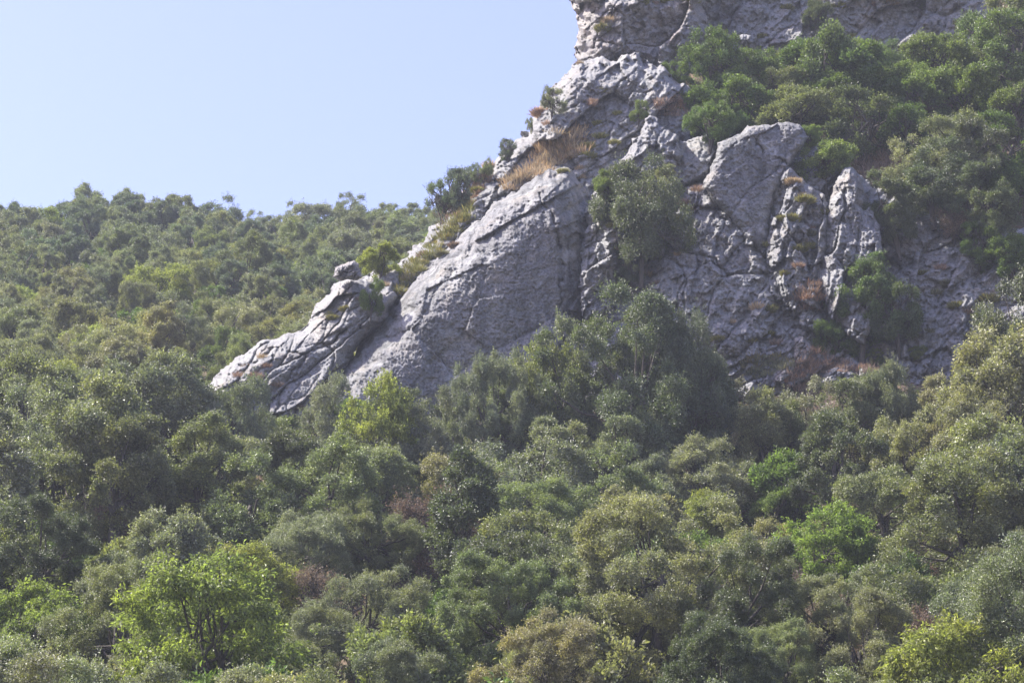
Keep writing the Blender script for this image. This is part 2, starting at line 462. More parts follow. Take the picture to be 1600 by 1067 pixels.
crag("balanced_rock", [(520, 432), (524, 418), (540, 412), (552, 407), (560, 413), (566, 432), (558, 436), (530, 438)],
     131.8, M_WARM, None, fz=0.1, roll=11, depth=1.0, wall=1.2, seed=71, facet=(14, 0.3), facet2=(7, 0.12), rough=0.1, ridge=0.1, jag=3, step=0.7,
     label="small brown boulder perched on top of the left rock rib", category="boulder")
for k, (pl, y0, lb) in enumerate([
    ([(1262, 566), (1272, 545), (1256, 525), (1240, 530), (1238, 560), (1248, 580)], 128.4, "pale upright block beside the tree at the foot of the pinnacles"),
    ([(1340, 590), (1343, 576), (1355, 572), (1362, 582), (1360, 594)], 127.6, "small pinkish block in the row of stones under the dense tree"),
    ([(1360, 594), (1364, 580), (1376, 578), (1386, 588), (1380, 598)], 127.4, "whitish rounded stone at the right end of the stone row"),
    ([(1283, 598), (1290, 580), (1308, 574), (1334, 582), (1336, 600), (1310, 610)], 127.5, "widest grey stone in the row amid reddish dry grass"),
    ([(1207, 598), (1215, 578), (1236, 560), (1242, 575), (1226, 602)], 127.8, "slanting grey boulder left of the reddish dry bush"),
    ([(1150, 66), (1152, 58), (1162, 54), (1174, 58), (1176, 68), (1164, 74)], 149.5, "round white boulder at the foot of the upper cliff"),
    ([(1518, 120), (1524, 112), (1540, 112), (1548, 122), (1540, 130)], 143.5, "pale stone among bushes at the right of the upper slope"),
    ([(1250, 512), (1258, 490), (1280, 488), (1292, 505), (1280, 522)], 129.6, "squarish grey boulder wedged below the first pinnacle")]):
    crag("boulder", pl, y0, M_ROCK if k % 2 else M_WARM, None, fz=0.3, roll=9, depth=0.9, wall=1.2, seed=80 + 7 * k, facet=(14, 0.25), facet2=(7, 0.1),
         rough=0.1, ridge=0.1, jag=2, step=0.8, label=lb, category="boulder", group="loose boulders on the crag")

def hit(u, v):
    x, z = ray(u, v)
    d = Vector((float(x), 1.0, float(z))).normalized()
    best = None
    for b in BV:
        r = b.ray_cast(Vector(CAM), d, 600)
        if r[0] is not None and (best is None or r[3] < best[1]):
            best = (r[0], r[3])
    return best[0] if best else None

# ------------------------------------------------------------------ plants: leaf-sized faces
def unit(a):
    return a / np.maximum(np.linalg.norm(a, axis=-1, keepdims=True), 1e-9)

def rdir(rng, n):
    return unit(rng.normal(size=(n, 3)))

def leaf_mesh(name, P, D, N, L, W, mat, tone, clump, fold=0.25):
    n = len(P)
    D = unit(D); Sx = unit(np.cross(D, N)); Nn = np.cross(Sx, D)
    L = np.asarray(L).reshape(-1, 1); W = np.asarray(W).reshape(-1, 1)
    a = P; b = P + D * L * 0.5 + Sx * W * 0.5 + Nn * W * fold; c = P + D * L; d = P + D * L * 0.5 - Sx * W * 0.5 + Nn * W * fold
    V = np.stack([a, b, c, d], 1).reshape(-1, 3)
    Fq = np.arange(4 * n).reshape(n, 4)
    return make_mesh(name, V, Fq, mat, attrs=[("tone", 'FACE', tone), ("clump", 'FACE', clump)])

def crown_points(rng, Rr, H, base, nclump, cr, low=-0.75, squash=1.0):
    """clump centres over an uneven dome; several overlapping lobes make the outline uneven"""
    nl = rng.integers(3, 6)
    lob = [(np.zeros(3), 1.0)]
    for _ in range(nl):
        a = rng.uniform(0, 2 * np.pi)
        lob.append((np.array([math.cos(a) * Rr * 0.5, math.sin(a) * Rr * 0.5, rng.uniform(-0.65, 0.5) * (H - base) * 0.5]), rng.uniform(0.5, 0.75)))
    C = []; Nn = []; rad = []
    hz = (H - base) / 2
    cz = base + hz
    while len(C) < nclump:
        c, s = lob[rng.integers(len(lob))]
        d = rdir(rng, 1)[0]
        if d[2] < low and rng.random() < 0.8:
            continue
        k = rng.uniform(0.62, 1.02)
        p = c + d * np.array([Rr * 0.8, Rr * 0.8, hz * 0.85]) * s * k
        inside = False
        for c2, s2 in lob:
            q = (p - c2) / (np.array([Rr * 0.8, Rr * 0.8, hz * 0.85]) * s2)
            if np.linalg.norm(q) < 0.62:
                inside = True
        if inside and rng.random() < 0.85:
            continue
        C.append(p + np.array([0, 0, cz])); Nn.append(unit(d + np.array([0, 0, 0.25]))); rad.append(cr * rng.uniform(0.6, 1.25) * Rr)
    C = np.array(C); C[:, :2] -= C[:, :2].mean(0)
    return C, np.array(Nn), np.array(rad)

def make_crown(name, seed, mat, Rr=2.7, H=6.0, base=0.4, nclump=58, cr=0.19, nleaf=60000, L=0.10, W=0.055, per=9, spread=0.8, up=0.25, flat=0.8, droop=0.0, shell=0.55):
    rng = np.random.default_rng(seed)
    C, Nn, rad = crown_points(rng, Rr, H, base, nclump, cr)
    nspr = nleaf // per
    wgt = rad ** 2; ci = rng.choice(len(C), nspr, p=wgt / wgt.sum())
    d = unit(rdir(rng, nspr) + Nn[ci] * 0.75)
    k = np.where(rng.random(nspr) < 0.75, rng.uniform(shell + 0.2, 1.08, nspr), rng.uniform(0.2, 1.0, nspr))
    bump = 1 + 0.22 * np.sin(d[:, 0] * 9 + ci) * np.sin(d[:, 1] * 8 + 2 * ci) * np.sin(d[:, 2] * 9 + 3 * ci)
    sp = C[ci] + d * (rad[ci] * k * bump)[:, None] * np.array([1, 1, flat])
    # stray shoots break the outline
    st = rng.random(nspr) < 0.10
    sp[st] += (d[st] + np.array([0, 0, 0.6])) * (rad[ci][st] * rng.uniform(0.1, 0.55, st.sum()))[:, None]
    ax_ = unit(d + np.array([0, 0, up]) + 0.35 * rng.normal(size=(nspr, 3)))
    P = np.repeat(sp, per, 0); A = np.repeat(ax_, per, 0)
    n = len(P)
    r_ = rng.normal(size=(n, 3))
    P = P + A * rng.uniform(-0.12, 0.12, (n, 1)) + r_ * 0.055
    D = unit(A * (1 - 0.4 * spread) + rdir(rng, n) * spread - np.array([0, 0, droop]))
    N = unit(A + 0.9 * rng.normal(size=(n, 3)) + np.array([0, 0, 0.5]))
    s = rng.uniform(0.65, 1.25, n)
    tone = np.clip(rng.normal(0.5, 0.22, n) + np.repeat(rng.normal(0, 0.12, nspr), per), 0, 1)
    clr = rng.random(len(C))[ci]
    return leaf_mesh(name, P, D, N, L * s, W * s, mat, tone, np.repeat(np.clip(clr + rng.normal(0, 0.08, nspr), 0, 1), per)), C

def tube(pts, r0, r1, k=6):
    pts = np.asarray(pts, float); n = len(pts)
    d = unit(np.gradient(pts, axis=0))
    s = unit(np.cross(d, np.array([0.31, 0.9, 0.2]))); t = np.cross(d, s)
    a = np.arange(k) * 2 * np.pi / k
    rr = np.linspace(r0, r1, n)[:, None, None]
    V = pts[:, None] + rr * (np.cos(a)[None, :, None] * s[:, None] + np.sin(a)[None, :, None] * t[:, None])
    V = V.reshape(-1, 3)
    Fq = []
    for i in range(n - 1):
        for j in range(k):
            Fq.append((i * k + j, i * k + (j + 1) % k, (i + 1) * k + (j + 1) % k, (i + 1) * k + j))
    return V, np.array(Fq)

def make_trunk(name, seed, C, Hs, r=0.16, stems=3, limbs=14, twist=0.3):
    rng = np.random.default_rng(seed + 500)
    Vs, Fs, off = [], [], 0
    tops = []
    def add(p, a, b, k=6):
        nonlocal off
        V, Q = tube(p, a, b, k); Vs.append(V); Fs.append(Q + off); off += len(V)
    for i in range(stems):
        a = rng.uniform(0, 2 * np.pi)
        e = np.array([math.cos(a), math.sin(a), 0]) * rng.uniform(0.2, 0.7) * (stems > 1)
        pts = [np.array([0, 0, -0.8])]
        for k in range(1, 6):
            f = k / 5
            pts.append(e * f + rng.normal(size=3) * 0.07 * twist + np.array([0, 0, Hs * 0.55 * f]))
        add(pts, r * rng.uniform(0.8, 1.1), r * 0.55, 8); tops.append((pts[2], pts[-1]))
    for c in C[rng.choice(len(C), min(limbs, len(C)), replace=False)]:
        b0, b1 = tops[rng.integers(len(tops))]
        st = b0 + (b1 - b0) * rng.uniform(0.2, 1.0)
        mid = (st + c) / 2 + rng.normal(size=3) * 0.18 - np.array([0, 0, 0.1])
        pts = [st, st * 0.6 + mid * 0.4, mid, mid * 0.5 + c * 0.5, c]
        add(pts, r * 0.5, 0.02, 5)
        for _ in range(3):
            q = mid + (c - mid) * rng.uniform(0, 0.9)
            add([q, q + rdir(rng, 1)[0] * 0.35, q + rdir(rng, 1)[0] * 0.25 + unit(c - mid) * 0.6], 0.03, 0.008, 4)
    return make_mesh(name, np.concatenate(Vs), np.concatenate(Fs), M_BARK, sm=True)

PROTO = {}
def proto(kind, specs, mat, trunk_kw=None, **kw):
    lst = []
    for sd_ in specs:
        k2 = dict(kw); k2.update(sd_[1])
        me, C = make_crown("crown", sd_[0], mat, **k2)
        tk = make_trunk("trunk", sd_[0], C, k2.get("H", 6.0), **(trunk_kw or {}))
        co = np.empty(len(me.vertices) * 3, np.float32); me.vertices.foreach_get("co", co); co = co.reshape(-1, 3)
        lst.append((me, tk, float(np.percentile(co[:, 2], 99.0)), float(np.percentile(np.abs(co[:, 0]), 97))))
    PROTO[kind] = lst

proto("oak", [(101, {}), (102, dict(Rr=2.4, nclump=46)), (103, dict(Rr=3.0, H=5.6, nclump=70)), (104, dict(H=6.8, Rr=2.5, nclump=60)), (105, dict(cr=0.24, nclump=44)), (106, dict(cr=0.15, nclump=100)), (107, dict(cr=0.2, nclump=50, Rr=2.1, H=7.4)), (108, dict(cr=0.17, nclump=48, Rr=3.1, H=6.6, nleaf=42000))],
      M_OAK, nleaf=56000, L=0.105, W=0.06)
proto("great_oak", [(151, {}), (152, dict(Rr=3.6, H=8.4)), (153, dict(Rr=4.4, H=7.6, nclump=150)), (154, dict(H=8.8, nclump=110, cr=0.14))],
      M_OAK, dict(r=0.2, stems=3, limbs=34), Rr=4.0, H=8.0, base=0.6, nclump=125, cr=0.13, nleaf=170000, L=0.092, W=0.052)
proto("shrub", [(201, {}), (202, dict(Rr=1.7, H=2.6)), (203, dict(nclump=80, cr=0.14)), (204, dict(nclump=46, cr=0.2, H=3.4))],
      M_SHRUB, dict(r=0.09, stems=5, limbs=20), Rr=1.9, H=3.0, base=0.1, nclump=64, cr=0.165, nleaf=24000, L=0.115, W=0.06, per=9, spread=0.7, up=0.6, flat=0.7, shell=0.7)
proto("broad", [(301, {}), (302, dict(Rr=2.6, H=5.0))],
      M_BROAD, dict(r=0.10, stems=3, limbs=20), Rr=2.3, H=4.6, base=0.1, nclump=75, cr=0.24, nleaf=40000, L=0.13, W=0.055, per=13, spread=0.9, up=-0.2, flat=0.45, droop=0.35, shell=0.3)
proto("open", [(401, {}), (402, dict(Rr=1.1, H=3.0))],
      M_OAK, dict(r=0.04, stems=6, limbs=26), Rr=1.3, H=2.8, base=0.2, nclump=40, cr=0.2, nleaf=9000, L=0.10, W=0.045, per=10, spread=0.45, up=1.2, flat=1.3, shell=0.2)
proto("twig", [(501, {}), (502, dict(nclump=44))],
      M_DRY, dict(r=0.05, stems=6, limbs=34), Rr=1.5, H=2.4, base=0.2, nclump=34, cr=0.27, nleaf=14000, L=0.08, W=0.03, per=6, spread=0.9, up=0.2, flat=0.8, shell=0.3)

RNG = np.random.default_rng(7)
NAMED = True
PLANTS = []     # (u, v, root, info)
COLORS = {
    "olive": (0.182, 0.200, 0.092), "grey": (0.195, 0.210, 0.128), "dark": (0.098, 0.116, 0.056), "bright": (0.168, 0.210, 0.068),
    "green": (0.122, 0.170, 0.052), "yellow": (0.235, 0.255, 0.085), "brown": (0.20, 0.155, 0.12), "blue": (0.12, 0.15, 0.10),
    "lime": (0.225, 0.255, 0.085), "khaki": (0.232, 0.230, 0.122), "dry": (0.36, 0.22, 0.12), "rust": (0.26, 0.185, 0.135),
}
NAME = {"oak": ("holm_oak", "tree"), "great_oak": ("holm_oak", "tree"), "shrub": ("evergreen_shrub", "shrub"), "broad": ("broadleaf_tree", "tree"), "open": ("wild_bush", "bush"), "twig": ("twiggy_bush", "bush")}

def plant(kind, loc, scale, col, label=None, group=None, var=None, wide=1.0, u=None, v=None):
    lst = PROTO[kind]
    i = int(RNG.integers(len(lst))) if var is None else var
    me, tk, H, Rr = lst[i]
    nm, cat = NAME[kind]
    root = link(nm, None, loc=loc)
    root.rotation_euler = (RNG.normal(0, 0.07), RNG.normal(0, 0.07), RNG.uniform(0, 2 * math.pi))
    q = RNG.uniform(0.88, 1.14)
    root.scale = (scale * wide * q, scale * wide / q, scale)
    root["category"] = cat
    c = link("crown", me, root); link("trunk", tk, root)
    b = np.array(COLORS[col]) * RNG.uniform(0.86, 1.16)
    b = b * (1 + RNG.normal(0, 0.025, 3))
    c.color = (*[float(x) for x in b], 1)
    top = np.array(loc) + np.array([0, 0, H * scale])
    pu, pv = project(top)
    PLANTS.append(dict(named=NAMED, u=float(pu), v=float(pv), root=root, kind=kind, col=col, y=loc[1], label=label, group=group, r=Rr * scale * wide, x=loc[0]))
    return root

def ground_at(u, v, h, ymin=60, ymax=262):
    """where on the slope a plant of height h has its top at (u, v)"""
    ys = np.arange(ymin, ymax, 0.25)
    x, z = ray(u, v)
    top = z * ys + CAM[2]
    g = G(x * ys, ys) + h
    m = np.nonzero(g >= top)[0]
    if len(m) == 0:
        return None
    y = ys[m[0]]
    return (float(x * y), float(y), float(G(x * y, y)))

def tree(kind, u, v, wpx, col, label=None, var=None, group=None, tall=1.0, ymin=60, ymax=262):
    """a tree with its top at (u,v) and a crown about wpx wide"""
    if kind == "oak" and v > 760:
        kind = "great_oak"
    lst = PROTO[kind]
    i = int(RNG.integers(len(lst))) if var is None else var
    H, Rr = lst[i][2], lst[i][3]
    y = 110.0
    for _ in range(5):
        width = wpx * y / F / math.cos(PITCH)
        sc = width / (2.0 * Rr)
        p = ground_at(u, v, H * sc * tall, ymin, ymax)
        if p is None:           # on the last shelf before the rock: grow it taller
            x, z = ray(u, v)
            yy = ymax - 0.5
            gz = float(G(x * yy, yy))
            p = (float(x * yy), yy, gz)
            tall = max(0.5, (float(z * yy) + CAM[2] - gz) / (H * sc))
        y = p[1]
    return plant(kind, p, sc * tall, col, label, group, i, wide=1 / tall)

def bush_on(kind, u, vb, hpx, col, label=None, var=None, wide=1.0, group=None, sink=0.1):
    """a plant rooted where the line of sight at (u, vb) meets rock or soil"""
    p = None
    for k in range(12):
        p = hit(u + 2.0 * k * (u < 900), vb + 2.5 * k)
        if p is not None and p.y < 162:
            break
    if p is None or p.y > 162:
        return None
    p = p + Vector((0, -0.008 * hpx, 0))
    lst = PROTO[kind]
    i = int(RNG.integers(len(lst))) if var is None else var
    H = lst[i][2]
    sc = hpx * p.y / F / math.cos(PITCH) / H
    return plant(kind, (p.x, p.y + 0.2, p.z - sink * sc), sc, col, label, group, i, wide=wide)

# ---- named trees of the near and middle wood: (kind, u, v of top, width px, colour, label)
T = [
 ("great_oak", 985, 476, 230, "dark", "tall dark holm oak standing against the middle of the cliff foot"),
 ("great_oak", 1080, 503, 160, "dark", "dark holm oak right of the tall one, in front of the cliff"),
 ("oak", 905, 515, 110, "olive", "holm oak left of the tall dark one, touching the slab"),
 ("oak", 940, 545, 110, "dark", "dark holm oak half hidden at the left of the tall one"), ("oak", 1025, 575, 150, "dark", "dark oak just below the tall dark one"), ("oak", 1105, 570, 120, "dark", None), ("oak", 905, 585, 120, "olive", None),
 ("great_oak", 770, 560, 140, "grey", "broad grey-green holm oak in front of the smooth slab's foot"),
 ("broad", 850, 545, 90, "yellow", "yellow-green leafy tree between two holm oaks under the slab"),
 ("broad", 605, 602, 120, "yellow", "bright lime feathery tree right below the slab"),
 ("oak", 520, 602, 105, "grey", "grey-green holm oak under the right end of the rock rib"),
 ("oak", 380, 600, 120, "grey", "rounded grey-green oak below the left rock rib"),
 ("oak", 250, 555, 170, "grey", "large pale holm oak left of the rib's tip"),
 ("shrub", 268, 565, 80, "green", "deep green bush in the shade beside the rib's tip"),
 ("shrub", 350, 520, 70, "green", "vivid green bush above the rib's lower end"),
 ("oak", 150, 610, 190, "khaki", "wide khaki holm oak at left, in front of the pale one"),
 ("oak", 30, 545, 160, "olive", "olive holm oak cut by the left edge below the far slope"),
 ("oak", 100, 690, 230, "olive", "big sparkling oak at the left below the khaki one"),
 ("oak", 185, 655, 160, "olive", "sparkling olive oak right of the khaki oak"),
 ("oak", 400, 720, 180, "olive", "rounded olive oak in the left middle of the wood"),
 ("oak", 530, 700, 150, "olive", None), ("oak", 610, 650, 120, "grey", None), ("oak", 700, 620, 120, "grey", None),
 ("oak", 800, 610, 120, "grey", "grey holm oak with a dark hollow below the yellow-green tree"),
 ("oak", 720, 725, 170, "dark", "dark rounded oak in the very middle of the wood"),
 ("oak", 870, 650, 130, "grey", None), ("oak", 960, 640, 130, "grey", None), ("oak", 1150, 610, 120, "khaki", "pale khaki oak below the foot block"),
 ("oak", 1255, 605, 110, "khaki", "khaki oak just below the reddish dry grass"), ("oak", 1330, 590, 110, "olive", None), ("oak", 1410, 580, 90, "olive", "small olive oak below the row of stones"),
 ("oak", 1560, 450, 180, "dark", "dark holm oak cut by the right edge beside the recess"),
 ("oak", 1470, 600, 130, "khaki", None), ("oak", 1540, 620, 150, "khaki", None), ("oak", 1420, 650, 150, "khaki", "pale oak heaped over the right middle of the wood"),
 ("oak", 1300, 640, 130, "dark", "shaded dark oak above the vivid green bush"),
 ("shrub", 1235, 712, 140, "green", "vivid green bush deep in the right part of the wood"),
 ("shrub", 1205, 762, 90, "bright", "smaller vivid green bush in front of the vivid green one"),
 ("oak", 1380, 740, 150, "olive", None), ("oak", 1500, 720, 170, "olive", None), ("oak", 1100, 680, 120, "grey", None), ("oak", 1030, 720, 120, "grey", None),
 ("oak", 1020, 780, 260, "khaki", "great khaki oak in the lower middle of the picture"),
 ("oak", 860, 760, 150, "olive", None), ("oak", 590, 790, 150, "olive", None), ("oak", 480, 800, 170, "grey", "grey-green oak with a bare stem in the lower left wood"),
 ("broad", 1300, 800, 160, "bright", "fresh green broadleaf tree in the lower right wood"),
 ("twig", 1420, 835, 90, "brown", "brownish half-bare bush right of the fresh green tree"),
 ("twig", 185, 790, 120, "brown", "brownish bush among the dark oaks at lower left"),
 ("twig", 700, 845, 110, "brown", "reddish brown bush in the lower centre"),
 ("twig", 700, 690, 40, "rust", "small rusty bush in the middle of the wood"),
 ("broad", 340, 900, 260, "lime", "bright lime leafy tree in the lower left foreground"),
 ("broad", 400, 862, 130, "yellow", "yellow-green spray of leaves above the lime tree"),
 ("broad", 40, 915, 190, "bright", "bright green tree in the bottom left corner"),
 ("oak", 180, 880, 200, "olive", "olive oak between the two bright trees at lower left"),
 ("oak", 560, 900, 190, "grey", None), ("oak", 790, 880, 200, "olive", "olive oak right of the reddish bush in the foreground"),
 ("oak", 1150, 860, 200, "dark", "dark open oak with thin stems in the lower right foreground"),
 ("oak", 850, 985, 230, "khaki", "pale rounded oak at the bottom edge in the centre"),
 ("oak", 1120, 990, 220, "dark", "very dark oak at the bottom edge right of centre"),
 ("broad", 1480, 970, 260, "yellow", "yellowish green tree filling the bottom right corner"),
 ("oak", 1560, 830, 160, "grey", None), ("oak", 1350, 930, 180, "khaki", None), ("oak", 620, 1010, 180, "grey", None), ("oak", 60, 800, 200, "dark", "dark oak full of glints at the left edge"),
 ("broad", 1110, 775, 110, "yellow", "yellow-green crown behind the great khaki oak"),
 ("oak", 1230, 980, 140, "olive", None), ("oak", 440, 1000, 150, "olive", None), ("oak", 250, 1010, 150, "olive", None),
 ("oak", 1200, 618, 120, "khaki", None), ("oak", 1310, 614, 110, "olive", None), ("oak", 1370, 604, 100, "olive", None), ("shrub", 1235, 640, 80, "olive", None),
 # upper slope
 ("shrub", 1545, 12, 90, "green", None), ("oak", 1592, -14, 140, "olive", "olive tree crowning the very top right corner"),
 ("shrub", 1120, 62, 100, "green", "large green bush at the left of the upper slope, under the cliff"),
 ("shrub", 1180, 75, 90, "green", None), ("shrub", 1265, 68, 120, "green", "bushy green shrub right of the upper cliff's gully"),
 ("shrub", 1365, 80, 140, "green", "dome-shaped green tree with visible stems on the upper slope"),
 ("shrub", 1450, 62, 110, "bright", "light green bush against the upper cliff"),
 ("shrub", 1500, 105, 130, "bright", "bright green bush near the right edge of the upper slope"),
 ("oak", 1580, 20, 150, "green", "green tree in the top right corner"),
 ("shrub", 1590, 140, 110, "bright", "bright bush cut by the right edge under the top corner tree"),
 ("shrub", 1060, 108, 60, "green", None), ("shrub", 1150, 120, 90, "green", None), ("shrub", 1220, 118, 90, "olive", None),
 ("shrub", 1190, 165, 50, "khaki", None),
 ("shrub", 1100, 150, 110, "green", None), ("shrub", 1165, 138, 110, "green", None), ("shrub", 1235, 140, 120, "olive", None), ("shrub", 1300, 120, 110, "green", None), ("shrub", 1345, 150, 130, "dark", "dark shrub with bare stems over the reddish grass"),
 ("shrub", 1130, 185, 80, "green", None), ("shrub", 1410, 170, 100, "green", None), ("shrub", 1225, 172, 60, "khaki", None), ("shrub", 1070, 165, 60, "bright", None), ("shrub", 1300, 62, 110, "green", None), ("shrub", 1400, 110, 120, "bright", None),
 ("shrub", 1540, 75, 80, "bright", None), ("shrub", 1430, 140, 100, "green", None),
 ("oak", 1480, 190, 130, "olive", "olive oak high on the right above the recess"),
 ("shrub", 1560, 190, 120, "green", None), ("oak", 1440, 215, 130, "khaki", "pale olive oak right of the reddish grass slope"),
 ("shrub", 1580, 250, 110, "green", None), ("oak", 1510, 240, 120, "dark", None), 
]
for a in T:
    upper = a[2] < 300
    tree(a[0], a[1], a[2], a[3], a[4], a[5], ymin=137 if upper else 60, ymax=153 if upper else (126.0 if a[1] > 360 else 262))

# ---- bushes rooted on the crag: (kind, u, v of root, height px, colour, wide, label)
B = [
 ("oak", 1000, 435, 180, "dark", 0.72, "dark holm oak clinging to the middle of the cliff"),
 ("oak", 985, 462, 90, "dark", 0.7, "lower dark bush under the clinging holm oak"),
 ("oak", 1040, 345, 95, "khaki", 0.9, "pale crown at the right of the clinging oak"),
 ("shrub", 945, 320, 55, "bright", 0.8, "light green bush left of the clinging oak"),
 ("shrub", 1110, 230, 70, "green", 1.0, "green bush above the smooth boulder"),
 ("shrub", 1080, 215, 55, "green", 0.9, "green bush left of the smooth boulder, higher up"),
 ("shrub", 1160, 200, 40, "khaki", 1.1, "khaki bush behind the smooth boulder's top"),
 ("shrub", 1290, 290, 70, "bright", 1.0, "bright green bush between the boulder and the right pinnacle"),
 ("shrub", 1265, 235, 40, "bright", 1.0, "small bright bush at the right of the boulder's top"),
 ("oak", 1400, 400, 130, "dark", 1.0, "dark oak just right of the right pinnacle"),
 ("oak", 1455, 350, 130, "dark", 1.1, "shaded dark oak above the recess wall"),
 ("oak", 1540, 380, 120, "dark", 1.1, "dark oak above the recess near the right edge"),
 ("shrub", 1530, 410, 60, "green", 1.0, "green bush on the edge of the recess"),
 ("shrub", 1580, 440, 70, "green", 1.1, "green bush on the recess at the right edge"),
 ("oak", 1345, 560, 155, "green", 1.05, "tall dense green tree at the foot of the right pinnacle"),
 ("shrub", 1305, 565, 60, "green", 0.8, "green bush at the left foot of the dense green tree"),
 ("shrub", 1400, 540, 110, "dark", 0.7, "dark bush at the right of the dense green tree"),
 ("shrub", 1370, 572, 28, "bright", 1.0, "little bright bush right below the dense tree"),
 ("shrub", 1432, 566, 28, "bright", 1.0, "little bright bush at the recess's foot"),
 ("shrub", 580, 492, 55, "green", 0.65, "green bush in the cleft between the rib and the slab"),
 ("shrub", 595, 432, 46, "yellow", 1.1, "yellow-green bush right of the perched brown boulder"),
 ("open", 690, 350, 72, "blue", 1.0, "lowest open bush leaning over the skyline ridge"),
 ("open", 712, 332, 74, "blue", 1.0, "tallest open bush on the skyline ridge"),
 ("open", 735, 305, 52, "blue", 1.0, "open bush next up the skyline ridge"),
 ("open", 756, 288, 42, "olive", 1.0, "small loose bush on the ridge before the gap"),
 ("open", 795, 252, 42, "blue", 1.0, "little isolated bush against the sky on the ridge"),
 ("open", 862, 182, 50, "olive", 0.9, "wispy bush against the sky below the prow"),
 ("open", 830, 210, 32, "olive", 0.6, "thin sprig on the ridge below the wispy bush"),
 ("shrub", 998, 192, 36, "bright", 0.7, "upright little bright shrub above the lit buttress"),
 ("twig", 1490, 378, 50, "brown", 1.3, "bare purplish bush over the recess wall"),
 ("twig", 1040, 175, 28, "dry", 1.3, "dry bush left of the green upper bushes"),
 ("shrub", 1275, 55, 60, "dark", 0.7, "dark bush in a gully of the upper cliff"),
 ("shrub", 1440, 18, 20, "dark", 1.0, "dark patch of shrub high on the upper cliff"),
 ("shrub", 720, 330, 26, "khaki", 1.0, "khaki shrub below the largest skyline bush"),
]
for a in B:
    bush_on(a[0], a[1], a[2], a[3], a[4], a[6], wide=a[5])

NAMED = False
# ---- fill the wood with further trees
def fill(n_try, y0, y1, spacing, kinds, seed, scale=(0.75, 1.1), xl=None, top=None):
    rng = np.random.default_rng(seed)
    cnt = 0
    for _ in range(n_try):
        y = rng.uniform(y0, y1)
        half = y * 0.188 / math.cos(0.1) + 2
        x = rng.uniform(-half, half)
        if xl is not None and not xl(x, y):
            continue
        ok = True
        for p in PLANTS:
            dd = math.hypot(p["x"] - x, p["y"] - y)
            if dd < spacing * 0.5 + p["r"] * 0.42:
                ok = False; break
        if not ok:
            continue
        kd, cl = kinds(rng, x, y)
        s = rng.uniform(*scale)
        if kd == "oak" and y < 92:
            kd = "great_oak"; s = s * 0.62
        i = int(rng.integers(len(PROTO[kd])))
        u, v = project(np.array([x, y, float(G(x, y)) + PROTO[kd][i][2] * s]))
        cw = PROTO[kd][i][3] * s * F / y
        bad = False
        for p in PLANTS:        # keep the trees picked out above in view
            if p["named"] and y < p["y"]:
                pw = p["r"] * F / p["y"]
                if abs(p["u"] - u) < 0.7 * pw + 0.6 * cw and v < p["v"] + (0.85 if p["label"] else 0.6) * pw and v > p["v"] - 300:
                    bad = True; break
        if bad:
            continue
        if v > 1090 or u < -60 or u > 1660 or (top is not None and not top(u, v, y)):
            continue
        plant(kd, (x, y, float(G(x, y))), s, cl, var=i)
        cnt += 1
    return cnt

def mix_near(rng, x, y):
    r = rng.random()
    if r < 0.86: return "oak", rng.choice(["olive", "olive", "grey", "khaki", "dark", "grey"])
    if r < 0.93: return "shrub", rng.choice(["green", "olive"])
    if r < 0.955: return "broad", rng.choice(["khaki", "green"])
    if r < 0.985: return "shrub", "khaki"
    return "twig", "brown"
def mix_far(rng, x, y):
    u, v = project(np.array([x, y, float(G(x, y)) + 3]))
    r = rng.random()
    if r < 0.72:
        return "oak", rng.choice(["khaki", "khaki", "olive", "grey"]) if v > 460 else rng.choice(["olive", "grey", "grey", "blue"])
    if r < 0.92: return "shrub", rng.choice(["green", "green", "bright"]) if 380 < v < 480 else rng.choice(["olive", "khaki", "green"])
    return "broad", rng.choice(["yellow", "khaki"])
def left_of_crag(x, y):
    if y < 141 and x > -16.5 + (y - 131) * 0.2:
        return False
    return x < -1.0 + (y - 134) * 0.03 - 0.0
def near_top(u, v, y):
    # do not hide the crag
    if y > 118 and 300 < u < 1600:
        lim = np.interp(u, [300, 460, 560, 700, 1000, 1130, 1200, 1390, 1480, 1600], [640, 640, 610, 590, 560, 600, 625, 600, 560, 480])
        return v > lim
    return v > np.interp(u, [0, 300, 460, 600, 1000, 1600], [560, 620, 630, 620, 600, 600])
n1 = fill(5000, 66, 90, 5.2, mix_near, 10, (1.15, 1.7), top=near_top) + fill(9000, 88, 131, 3.8, mix_near, 11, (0.72, 1.4), top=near_top)
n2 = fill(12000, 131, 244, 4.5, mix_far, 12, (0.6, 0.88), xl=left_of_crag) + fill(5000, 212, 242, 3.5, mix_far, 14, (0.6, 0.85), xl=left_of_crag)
def upper_top(u, v, y):
    p = np.array([u, v])
    return u > 1060 and v < 400 and v > np.interp(u, [1060, 1130, 1250, 1500, 1600], [135, 72, 74, 60, 0]) and not (1280 < u < 1395 and 170 < v < 300)
n3 = fill(3000, 137.5, 153, 3.2, lambda r, x, y: (("shrub", r.choice(["green", "bright", "green", "olive"])) if r.random() < 0.8 else ("oak", r.choice(["olive", "green"]))), 13, (0.55, 0.95),
          xl=lambda x, y: x > 8.5 and (y > 143 or x > 20), top=upper_top)
print("fill", n3, n1, n2, "plants", len(PLANTS))

